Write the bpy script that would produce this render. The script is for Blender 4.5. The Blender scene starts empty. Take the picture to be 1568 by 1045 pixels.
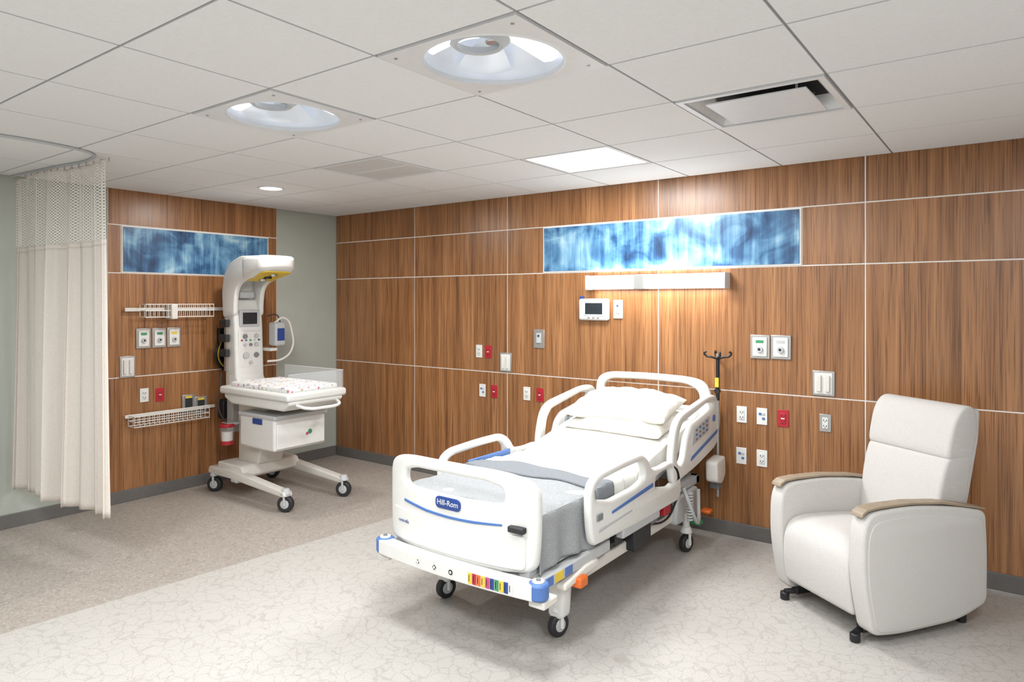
import bpy, bmesh, math, random
from mathutils import Vector, Matrix
random.seed(4)
scene=bpy.context.scene
try:
    scene.view_settings.view_transform='Standard'
except Exception: pass
COL=scene.collection

# ------------------------------------------------------------------ materials
def lin(c):
    return tuple(((v/255)/12.92 if v/255<=.04045 else ((v/255+.055)/1.055)**2.4) for v in c)+(1.,)
def newmat(name):
    m=bpy.data.materials.new(name); m.use_nodes=True
    nt=m.node_tree; b=nt.nodes['Principled BSDF']
    return m,nt,b
def mat(name,rgb,rough=.5,metal=0.,var=.04,scale=25.,bump=0.,bscale=200.,alpha=1.,trans=0.,emit=None,estr=0.,coat=0.,stretch=(1,1,1)):
    m,nt,b=newmat(name)
    N=nt.nodes;L=nt.links
    tc=N.new('ShaderNodeTexCoord'); mp=N.new('ShaderNodeMapping'); mp.inputs['Scale'].default_value=stretch
    L.new(tc.outputs['Object'],mp.inputs['Vector'])
    nz=N.new('ShaderNodeTexNoise'); nz.inputs['Scale'].default_value=scale; nz.inputs['Detail'].default_value=4
    L.new(mp.outputs[0],nz.inputs['Vector'])
    r=N.new('ShaderNodeValToRGB'); c=lin(rgb)
    r.color_ramp.elements[0].position=.3;r.color_ramp.elements[1].position=.7
    r.color_ramp.elements[0].color=tuple(v*(1-var) for v in c[:3])+(1,)
    r.color_ramp.elements[1].color=tuple(min(1,v*(1+var)) for v in c[:3])+(1,)
    L.new(nz.outputs['Fac'],r.inputs['Fac']); L.new(r.outputs['Color'],b.inputs['Base Color'])
    b.inputs['Roughness'].default_value=rough; b.inputs['Metallic'].default_value=metal
    b.inputs['Alpha'].default_value=alpha; b.inputs['Transmission Weight'].default_value=trans
    b.inputs['Coat Weight'].default_value=coat
    if emit: b.inputs['Emission Color'].default_value=lin(emit); b.inputs['Emission Strength'].default_value=estr
    if bump>0:
        n2=N.new('ShaderNodeTexNoise'); n2.inputs['Scale'].default_value=bscale
        L.new(mp.outputs[0],n2.inputs['Vector'])
        bp=N.new('ShaderNodeBump'); bp.inputs['Strength'].default_value=bump; bp.inputs['Distance'].default_value=.01
        L.new(n2.outputs['Fac'],bp.inputs['Height']); L.new(bp.outputs[0],b.inputs['Normal'])
    return m

def ramp(nt,stops):
    r=nt.nodes.new('ShaderNodeValToRGB'); e=r.color_ramp.elements
    while len(e)<len(stops): e.new(.5)
    for i,(p,c) in enumerate(stops):
        e[i].position=p; e[i].color=lin(c)
    return r
def wood_mat(name,horiz=False):
    m,nt,b=newmat(name);N=nt.nodes;L=nt.links
    tc=N.new('ShaderNodeTexCoord'); geo=N.new('ShaderNodeNewGeometry')
    mul=N.new('ShaderNodeMath');mul.operation='MULTIPLY';mul.inputs[1].default_value=7.3
    L.new(geo.outputs['Random Per Island'],mul.inputs[0])
    cx=N.new('ShaderNodeCombineXYZ'); 
    for i in range(3): L.new(mul.outputs[0],cx.inputs[i])
    add=N.new('ShaderNodeVectorMath');add.operation='ADD'
    L.new(tc.outputs['Object'],add.inputs[0]);L.new(cx.outputs[0],add.inputs[1])
    def noise(sc,z,detail=5,dist=0.):
        mp=N.new('ShaderNodeMapping'); mp.inputs['Scale'].default_value=(sc,sc,z)
        L.new(add.outputs[0],mp.inputs['Vector'])
        n=N.new('ShaderNodeTexNoise');n.inputs['Scale'].default_value=1;n.inputs['Detail'].default_value=detail
        n.inputs['Distortion'].default_value=dist
        L.new(mp.outputs[0],n.inputs['Vector']);return n
    n1=noise(24,.5,6,.8); n2=noise(150,2.4,3,0); n3=noise(6,.3,2,.3)
    r1=ramp(nt,[(.28,(130,88,54)),(.42,(154,106,67)),(.56,(168,118,76)),(.72,(182,132,88))])
    L.new(n1.outputs['Fac'],r1.inputs['Fac'])
    r2=ramp(nt,[(.34,(168,156,146)),(.50,(255,255,255))]); L.new(n2.outputs['Fac'],r2.inputs['Fac'])
    r3=ramp(nt,[(.3,(222,219,216)),(.7,(255,255,255))]); L.new(n3.outputs['Fac'],r3.inputs['Fac'])
    mx=N.new('ShaderNodeMixRGB');mx.blend_type='MULTIPLY';mx.inputs[0].default_value=.8
    L.new(r1.outputs[0],mx.inputs[1]);L.new(r2.outputs[0],mx.inputs[2])
    mx2=N.new('ShaderNodeMixRGB');mx2.blend_type='MULTIPLY';mx2.inputs[0].default_value=1
    L.new(mx.outputs[0],mx2.inputs[1]);L.new(r3.outputs[0],mx2.inputs[2])
    L.new(mx2.outputs[0],b.inputs['Base Color'])
    b.inputs['Roughness'].default_value=.32
    return m
def art_mat(name,axis):
    m,nt,b=newmat(name);N=nt.nodes;L=nt.links
    tc=N.new('ShaderNodeTexCoord')
    def noise(h,z,detail,dist,off=0):
        mp=N.new('ShaderNodeMapping'); mp.inputs['Scale'].default_value=(h,h,z); mp.inputs['Location'].default_value=(off,off,off)
        L.new(tc.outputs['Object'],mp.inputs['Vector'])
        n=N.new('ShaderNodeTexNoise');n.inputs['Scale'].default_value=1;n.inputs['Detail'].default_value=detail;n.inputs['Distortion'].default_value=dist
        L.new(mp.outputs[0],n.inputs['Vector']);return n
    a=noise(3.4,4.2,4,.7,3.7); s=noise(15,1.5,6,.35,1.2); f=noise(70,2.5,3,0,0)
    m1=N.new('ShaderNodeMath');m1.operation='MULTIPLY_ADD';m1.inputs[1].default_value=.60
    m2=N.new('ShaderNodeMath');m2.operation='MULTIPLY';m2.inputs[1].default_value=.32
    L.new(s.outputs['Fac'],m2.inputs[0]);L.new(a.outputs['Fac'],m1.inputs[0]);L.new(m2.outputs[0],m1.inputs[2])
    m3=N.new('ShaderNodeMath');m3.operation='MULTIPLY_ADD';m3.inputs[1].default_value=.08
    L.new(f.outputs['Fac'],m3.inputs[0]);L.new(m1.outputs[0],m3.inputs[2])
    r=ramp(nt,[(.36,(34,56,88)),(.44,(54,92,132)),(.50,(88,134,170)),(.56,(124,166,192)),(.62,(166,196,210)),(.70,(206,222,228))])
    L.new(m3.outputs[0],r.inputs['Fac']);L.new(r.outputs[0],b.inputs['Base Color'])
    b.inputs['Roughness'].default_value=.25
    return m
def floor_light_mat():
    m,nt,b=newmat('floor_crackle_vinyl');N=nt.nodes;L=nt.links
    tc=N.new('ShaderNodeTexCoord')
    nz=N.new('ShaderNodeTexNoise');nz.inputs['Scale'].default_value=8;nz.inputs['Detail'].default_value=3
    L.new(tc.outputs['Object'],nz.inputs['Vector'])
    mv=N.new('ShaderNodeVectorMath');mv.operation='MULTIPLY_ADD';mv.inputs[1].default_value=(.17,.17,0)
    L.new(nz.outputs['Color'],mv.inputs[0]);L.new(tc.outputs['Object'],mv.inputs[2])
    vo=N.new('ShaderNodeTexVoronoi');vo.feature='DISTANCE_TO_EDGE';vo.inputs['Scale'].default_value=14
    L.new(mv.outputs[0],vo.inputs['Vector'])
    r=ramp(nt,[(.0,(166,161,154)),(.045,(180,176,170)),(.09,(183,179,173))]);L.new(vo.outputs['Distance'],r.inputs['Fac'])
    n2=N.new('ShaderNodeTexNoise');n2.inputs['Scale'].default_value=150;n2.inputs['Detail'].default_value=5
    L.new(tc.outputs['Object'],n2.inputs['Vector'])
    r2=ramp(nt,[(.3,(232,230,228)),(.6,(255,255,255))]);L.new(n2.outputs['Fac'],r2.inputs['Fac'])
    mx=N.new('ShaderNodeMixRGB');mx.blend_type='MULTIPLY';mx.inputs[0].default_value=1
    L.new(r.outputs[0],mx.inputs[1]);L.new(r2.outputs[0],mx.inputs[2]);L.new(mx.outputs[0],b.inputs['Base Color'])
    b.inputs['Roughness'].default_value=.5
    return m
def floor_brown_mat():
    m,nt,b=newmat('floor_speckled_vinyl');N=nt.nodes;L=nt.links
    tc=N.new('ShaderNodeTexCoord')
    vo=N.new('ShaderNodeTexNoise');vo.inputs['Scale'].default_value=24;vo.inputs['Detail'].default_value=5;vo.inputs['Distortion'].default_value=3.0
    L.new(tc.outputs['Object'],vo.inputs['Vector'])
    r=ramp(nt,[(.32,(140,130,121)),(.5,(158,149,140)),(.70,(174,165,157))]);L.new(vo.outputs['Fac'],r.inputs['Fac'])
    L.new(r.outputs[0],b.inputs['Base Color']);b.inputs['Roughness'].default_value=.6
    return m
def net_mat():
    m,nt,b=newmat('curtain_mesh_net');N=nt.nodes;L=nt.links
    tc=N.new('ShaderNodeTexCoord');sp=N.new('ShaderNodeSeparateXYZ');L.new(tc.outputs['UV'],sp.inputs[0])
    outs=[]
    for i,op in ((0,'ADD'),(1,'SUBTRACT')):
        c0=N.new('ShaderNodeMath');c0.operation=op;L.new(sp.outputs[0],c0.inputs[0]);L.new(sp.outputs[1],c0.inputs[1])
        fr=N.new('ShaderNodeMath');fr.operation='FRACT';L.new(c0.outputs[0],fr.inputs[0])
        c=N.new('ShaderNodeMath');c.operation='LESS_THAN';c.inputs[1].default_value=.30;L.new(fr.outputs[0],c.inputs[0]);outs.append(c)
    mxn=N.new('ShaderNodeMath');mxn.operation='MAXIMUM';L.new(outs[0].outputs[0],mxn.inputs[0]);L.new(outs[1].outputs[0],mxn.inputs[1])
    L.new(mxn.outputs[0],b.inputs['Alpha']);b.inputs['Base Color'].default_value=lin((230,224,215));b.inputs['Roughness'].default_value=.9
    return m

M={}
M['wood']=wood_mat('walnut_laminate')
M['art']=art_mat('blue_abstract_print',0)
M['strip']=mat('satin_aluminium_strip',(232,228,222),.4,0.,.02)
M['green']=mat('sage_wall_paint',(174,178,168),.7,0,.02,8,bump=.05)
M['offwall']=mat('cool_white_paint',(212,215,218),.8,0,.02,8)
M['base']=mat('charcoal_rubber_base',(102,99,96),.6,0,.05)
M['tile']=mat('ceiling_tile',(228,228,227),.9,0,.02,60,bump=.15,bscale=400)
M['tbar']=mat('grid_shadow_grey',(150,150,150),.6,0,.02)  # grid bars greyed to paint the shadow lines around the lowered tiles
M['trimwhite']=mat('white_metal_trim',(222,222,222),.4,0,.02)
M['blade']=mat('grille_blade_paint',(206,205,202),.5,0,.02)
M['white']=mat('white_plastic',(220,219,214),.32,0,.02,coat=.2)
M['cream']=mat('cream_plastic',(218,213,205),.4,0,.02)
M['lgrey']=mat('light_grey_plastic',(184,185,185),.45,0,.03)
M['grey']=mat('mid_grey_plastic',(120,122,124),.5,0,.04)
M['dark']=mat('dark_rubber',(38,39,41),.55,0,.1)
M['black']=mat('black_plastic',(22,22,24),.4,0,.1)
M['blue']=mat('blue_plastic',(76,112,172),.4,0,.04)
M['navy']=mat('navy_label',(38,66,132),.4,0,.04)
M['red']=mat('red_plastic',(172,34,46),.4,0,.05)
M['orange']=mat('orange_plastic',(216,104,36),.4,0,.05)
M['yellow']=mat('yellow_label',(222,190,60),.5,0,.05)
M['greenp']=mat('green_label',(60,140,92),.5,0,.05)
M['pink']=mat('magenta_label',(190,70,120),.5,0,.05)
M['steel']=mat('brushed_steel',(178,176,172),.38,.7,.05,60,stretch=(1,1,20))
M['chrome']=mat('chrome',(205,205,205),.12,1.,.02)
M['sheet']=mat('white_sheet',(222,220,214),.85,0,.02,10,bump=.8,bscale=7)
M['pillow']=mat('pillow_cotton',(220,217,208),.9,0,.02,10,bump=.8,bscale=8)
M['blanket']=mat('grey_blue_blanket',(154,156,157),.95,0,.18,150,bump=.5,bscale=220)
M['blanket2']=mat('dark_blanket_hem',(126,130,134),.95,0,.12,160,bump=.5,bscale=220)
M['fabric']=mat('light_woven_upholstery',(200,196,191),.95,0,.06,180,bump=.3,bscale=420)
M['oak']=mat('bleached_oak',(150,134,114),.5,0,.12,20,stretch=(1,1,14))
M['curtain']=mat('offwhite_curtain_fabric',(214,205,195),.95,0,.03,60,bump=.1,bscale=300)
M['net']=net_mat()
M['screen']=mat('dark_glass_screen',(40,46,52),.12,0,.1)
M['acrylic']=mat('clear_acrylic',(240,246,248),.05,0,0,alpha=.14)
M['glow']=mat('luminous_lens',(255,255,255),.5,0,0,emit=(253,254,255),estr=5.)
M['glowsoft']=mat('soft_diffuser',(245,245,245),.5,0,0,emit=(255,254,251),estr=2.0)
M['glowcool']=mat('petal_glow',(235,238,242),.3,0,0,emit=(238,244,255),estr=.85)  # emissive petals imitate the bright reflections inside the round lights
M['bowl']=mat('glowing_reflector',(222,226,232),.28,.3,.05,9,emit=(230,238,250),estr=.20)  # emission stands in for lamplight bounced inside the bowl
M['void']=mat('duct_shade_black',(34,34,35),.8,0,.2)  # near-black colour paints the shade inside the vent

def print_mat():
    m,nt,b=newmat('printed_baby_sheet');N=nt.nodes;L=nt.links
    tc=N.new('ShaderNodeTexCoord');vo=N.new('ShaderNodeTexVoronoi');vo.inputs['Scale'].default_value=26
    L.new(tc.outputs['Object'],vo.inputs['Vector'])
    lt=N.new('ShaderNodeMath');lt.operation='LESS_THAN';lt.inputs[1].default_value=.34;L.new(vo.outputs['Distance'],lt.inputs[0])
    hs=N.new('ShaderNodeMixRGB');hs.blend_type='MIX';hs.inputs[0].default_value=.55;hs.inputs[2].default_value=lin((160,80,100));L.new(vo.outputs['Color'],hs.inputs[1])
    mx=N.new('ShaderNodeMixRGB');mx.inputs[1].default_value=lin((230,229,226));L.new(lt.outputs[0],mx.inputs[0]);L.new(hs.outputs[0],mx.inputs[2])
    L.new(mx.outputs[0],b.inputs['Base Color']);b.inputs['Roughness'].default_value=.9
    return m
M['printsheet']=print_mat()

# ------------------------------------------------------------------ geometry helpers
def group(name,loc=(0,0,0),rz=0.):
    e=bpy.data.objects.new(name,None);COL.objects.link(e);e.location=loc;e.rotation_euler=(0,0,rz);e.empty_display_size=.1
    return e
def addobj(name,me,parent,mt,smooth=True,mods=None):
    ob=bpy.data.objects.new(name,me);COL.objects.link(ob)
    if parent: ob.parent=parent
    if mt is not None and len(me.materials)==0: me.materials.append(M[mt] if isinstance(mt,str) else mt)
    if smooth:
        for p in me.polygons:p.use_smooth=True
        try: me.set_sharp_from_angle(angle=math.radians(40))
        except Exception: pass
    return ob
def bmbox(bm,lo,hi):
    x0,y0,z0=lo;x1,y1,z1=hi
    v=[bm.verts.new(p) for p in((x0,y0,z0),(x1,y0,z0),(x1,y1,z0),(x0,y1,z0),(x0,y0,z1),(x1,y0,z1),(x1,y1,z1),(x0,y1,z1))]
    fs=[]
    for f in((0,3,2,1),(4,5,6,7),(0,1,5,4),(1,2,6,5),(2,3,7,6),(3,0,4,7)): fs.append(bm.faces.new([v[i] for i in f]))
    return fs
def boxes(name,lst,parent,mt,bevel=0.,seg=2):
    bm=bmesh.new()
    for lo,hi in lst:bmbox(bm,[min(a,b) for a,b in zip(lo,hi)],[max(a,b) for a,b in zip(lo,hi)])
    me=bpy.data.meshes.new(name);bm.to_mesh(me);bm.free()
    ob=addobj(name,me,parent,mt,smooth=bevel>0)
    if bevel>0:
        b=ob.modifiers.new('b','BEVEL');b.width=bevel;b.segments=seg;b.limit_method='ANGLE'
        b.harden_normals=False
    return ob
def box(name,lo,hi,parent,mt,bevel=0.,seg=2): return boxes(name,[(lo,hi)],parent,mt,bevel,seg)
def to_mesh(cu,name,parent,mt):
    tmp=bpy.data.objects.new('tmp',cu);COL.objects.link(tmp)
    dg=bpy.context.evaluated_depsgraph_get();dg.update()
    me=bpy.data.meshes.new_from_object(tmp.evaluated_get(dg));me.name=name
    bpy.data.objects.remove(tmp);bpy.data.curves.remove(cu)
    me.materials.clear()
    return me
def tube(name,pts,r,parent,mt,smooth=True,res=3,cyclic=False):
    cu=bpy.data.curves.new(name,'CURVE');cu.dimensions='3D';cu.bevel_depth=r;cu.bevel_resolution=res;cu.use_fill_caps=True
    if smooth and len(pts)>2:
        sp=cu.splines.new('BEZIER');sp.bezier_points.add(len(pts)-1)
        for b,p in zip(sp.bezier_points,pts):b.co=p;b.handle_left_type=b.handle_right_type='AUTO'
        sp.resolution_u=8
    else:
        sp=cu.splines.new('POLY');sp.points.add(len(pts)-1)
        for b,p in zip(sp.points,pts):b.co=(*p,1)
    sp.use_cyclic_u=cyclic
    me=to_mesh(cu,name,parent,mt)
    return addobj(name,me,parent,mt)
def cyl(name,p1,p2,r,parent,mt,r2=None,seg=28,bevel=0.):
    p1=Vector(p1);p2=Vector(p2);d=p2-p1
    bm=bmesh.new();bmesh.ops.create_cone(bm,cap_ends=True,segments=seg,radius1=r,radius2=r if r2 is None else r2,depth=d.length)
    q=d.to_track_quat('Z','Y');bmesh.ops.transform(bm,matrix=Matrix.Translation((p1+p2)/2)@q.to_matrix().to_4x4(),verts=bm.verts)
    me=bpy.data.meshes.new(name);bm.to_mesh(me);bm.free()
    ob=addobj(name,me,parent,mt)
    if bevel>0:
        b=ob.modifiers.new('b','BEVEL');b.width=bevel;b.segments=2;b.limit_method='ANGLE'
    return ob
def rounded(pts,r,n=6):
    out=[];k=len(pts)
    for i in range(k):
        p=Vector(pts[i][:2]);a=Vector(pts[i-1][:2]);b=Vector(pts[(i+1)%k][:2])
        rr=pts[i][2] if len(pts[i])>2 else r
        da=(a-p);db=(b-p)
        ra=min(rr,da.length*.48);rb=min(rr,db.length*.48)
        A=p+da.normalized()*ra;B=p+db.normalized()*rb
        for j in range(n+1):
            t=j/n;q=A*(1-t)**2+p*2*t*(1-t)+B*t*t;out.append((q.x,q.y))
    return out
PL={'YZ':Matrix(((0,0,1),(1,0,0),(0,1,0))),'XZ':Matrix(((1,0,0),(0,0,-1),(0,1,0))),'XY':Matrix.Identity(3)}
def prism(name,loops,plane,at,th,parent,mt,bevel=.0,bend=None,axis=0,cuts=0,post=None):
    """loops: list of 2-D outlines (first outer, others holes) extruded by th about 'at'"""
    cu=bpy.data.curves.new(name,'CURVE');cu.dimensions='2D';cu.fill_mode='BOTH'
    cu.extrude=max(th/2-bevel,0.0005);cu.bevel_depth=bevel;cu.bevel_resolution=3;cu.offset=-bevel
    for lp in loops:
        sp=cu.splines.new('POLY');sp.points.add(len(lp)-1);sp.use_cyclic_u=True
        for b,p in zip(sp.points,lp):b.co=(p[0],p[1],0,1)
    me=to_mesh(cu,name,parent,mt)
    bm=bmesh.new();bm.from_mesh(me)
    bmesh.ops.remove_doubles(bm,verts=bm.verts,dist=1e-5)
    if cuts:
        xs=[v.co[axis] for v in bm.verts];lo,hi=min(xs),max(xs)
        no=Vector((0,0,0));no[axis]=1
        for i in range(1,cuts):
            co=Vector((0,0,0));co[axis]=lo+(hi-lo)*i/cuts
            bmesh.ops.bisect_plane(bm,geom=bm.verts[:]+bm.edges[:]+bm.faces[:],plane_co=co,plane_no=no)
    m=PL[plane].to_4x4()
    off={'YZ':Vector((at,0,0)),'XZ':Vector((0,at,0)),'XY':Vector((0,0,at))}[plane]
    bmesh.ops.transform(bm,matrix=Matrix.Translation(off)@m,verts=bm.verts)
    if bend:
        for v in bm.verts:v.co=Vector(bend(v.co))
    bm.to_mesh(me);bm.free()
    return addobj(name,me,parent,mt)
def lathe(name,prof,c,parent,mt,seg=48):
    bm=bmesh.new();rings=[]
    for r,z in prof:
        rings.append([bm.verts.new((c[0]+r*math.cos(a),c[1]+r*math.sin(a),c[2]+z)) for a in [2*math.pi*i/seg for i in range(seg)]])
    for a,b in zip(rings,rings[1:]):
        for i in range(seg):bm.faces.new((a[i],a[(i+1)%seg],b[(i+1)%seg],b[i]))
    bmesh.ops.remove_doubles(bm,verts=bm.verts,dist=1e-5)
    bmesh.ops.recalc_face_normals(bm,faces=bm.faces)
    me=bpy.data.meshes.new(name);bm.to_mesh(me);bm.free()
    return addobj(name,me,parent,mt)
def grid(name,fn,nu,nv,parent,mt,thick=0,sub=0,uv=None,closed_u=False):
    vs=[fn(i/nu,j/nv) for j in range(nv+1) for i in range(nu+1)]
    fs=[(j*(nu+1)+i,j*(nu+1)+i+1,(j+1)*(nu+1)+i+1,(j+1)*(nu+1)+i) for j in range(nv) for i in range(nu)]
    me=bpy.data.meshes.new(name);me.from_pydata(vs,[],fs);me.update()
    if uv:
        l=me.uv_layers.new()
        for p in me.polygons:
            for li in p.loop_indices:
                vi=me.loops[li].vertex_index;l.data[li].uv=((vi%(nu+1))/nu*uv[0],(vi//(nu+1))/nv*uv[1])
    ob=addobj(name,me,parent,mt)
    if thick:
        s=ob.modifiers.new('s','SOLIDIFY');s.thickness=thick;s.offset=0
    if sub:
        s=ob.modifiers.new('ss','SUBSURF');s.levels=sub;s.render_levels=sub
    return ob
def text(name,s,size,loc,rot,parent,mt,ext=.0005):
    cu=bpy.data.curves.new(name,'FONT');cu.body=s;cu.size=size;cu.extrude=ext;cu.align_x='CENTER';cu.align_y='CENTER'
    me=to_mesh(cu,name,parent,mt)
    ob=addobj(name,me,parent,mt,smooth=False);ob.location=loc;ob.rotation_euler=rot
    return ob

# ------------------------------------------------------------------ room shell
RX,RY,H=8.43,-7.15,2.74
fl_me=bpy.data.meshes.new('floor')
fl_me.from_pydata([(0,0,0),(2.31,0,0),(1.674,RY,0),(0,RY,0),(RX,0,0),(RX,RY,0)],[],[(0,3,2,1),(1,2,5,4)])
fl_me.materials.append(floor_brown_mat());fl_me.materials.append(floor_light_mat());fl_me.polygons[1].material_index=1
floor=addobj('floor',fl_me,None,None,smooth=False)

def panels(name,lst,wall,parent):
    g=.0045;bx=[]
    for u0,u1,z0,z1 in lst:
        if wall=='h':bx.append(((u0+g,0,z0+g),(u1-g,.018,z1-g)))
        else:bx.append(((-.018,u0+g,z0+g),(0,u1-g,z1-g)))
    return boxes(name,bx,parent,'wood')
wh=box('wall_head',(-.2,.02,0),(RX+.1,.15,H+.2),None,'green')
box('reveal_strips',(0,.003,.1),(RX,.02,H+.02),wh,'strip')
P=[]
ver=[0,1.251,2.457,3.973,5.470,6.97,RX]
for a,b in zip(ver,ver[1:]):
    P.append((a,b,1.09,2.015)) ; P.append((a,b,.10,1.09)); P.append((a,b,2.43,H+.01))
for a,b in ((0,1.251),(1.251,2.457),(2.457,2.862),(5.066,5.47),(5.47,6.97),(6.97,RX)):P.append((a,b,2.015,2.43))
panels('wood_panels',P,'h',wh)
wl=box('wall_left',(-.15,RY,0),(-.02,0.02,H+.2),None,'green')
box('painted_face',(-.021,RY,0),(-.012,0.02,H+.01),wl,'green')
LY0,LY1=-2.455,-.785
box('reveal_strips',(-.019,LY0,.1),(-.003,LY1,H+.01),wl,'strip')
panels('wood_panels',[(LY0,LY1,.10,1.095),(LY0,LY1,1.095,2.01),(LY0,LY1,2.43,H+.01),(LY0,-2.345,2.01,2.43),(-.888,LY1,2.01,2.43)],'l',wl)
box('wall_right',(RX,RY,0),(RX+.13,.0,H+.2),None,'offwall')
box('wall_back',(-.15,RY-.13,0),(RX+.13,RY,H+.2),None,'offwall')
def baseb(name,lo,hi): return box(name,lo,hi,None,'base',.004)
baseb('baseboard_head',(0.012,-.012,0),(RX,.019,.105))
baseb('baseboard_left',(-.012,RY,0),(.012,-.012,.105))

# art panels
ga=group('wall_art_panel');box('frame',(2.866,-.006,2.02),(5.062,.018,2.426),ga,'strip');box('print',(2.878,-.012,2.030),(5.050,-.005,2.416),ga,'art')
gb=group('wall_art_panel');box('frame',(-.018,-2.341,2.014),(.006,-.892,2.426),gb,'strip');box('print',(.005,-2.331,2.024),(.012,-.902,2.416),gb,'art')

# ceiling
XL=[.03+.7*i for i in range(13)];YL=[-.65*i for i in range(12)]
XL[0]=0.0
sp={(5,1):'panel',(6,4):'round',(4,4):'round',(7,2):'vent',(3,2):'grille',(6,7):'panel',(3,7):'panel',(9,5):'panel',(9,8):'panel'}  # last four panels are unseen, added to light the room
bm=bmesh.new()
for i in range(12):
    for j in range(11):
        if (i,j) in sp: continue
        bmbox(bm,(XL[i]+.006,YL[j+1]+.006,H),(XL[i+1]-.006,YL[j]-.006,H+.02))
me=bpy.data.meshes.new('ceiling');bm.to_mesh(me);bm.free()
ceil=addobj('ceiling',me,None,'tile',smooth=False)
bm=bmesh.new()
for x in XL: bmbox(bm,(x-.012,RY,H+.006),(x+.012,0,H+.03))
for y in YL: bmbox(bm,(0,y-.012,H+.0062),(RX,y+.012,H+.0302))
me=bpy.data.meshes.new('grid');bm.to_mesh(me);bm.free();addobj('grid_bars',me,ceil,'tbar',smooth=False)
box('slab',(-.15,RY-.1,H+.2),(RX+.1,.15,H+.3),ceil,'offwall')

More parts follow.
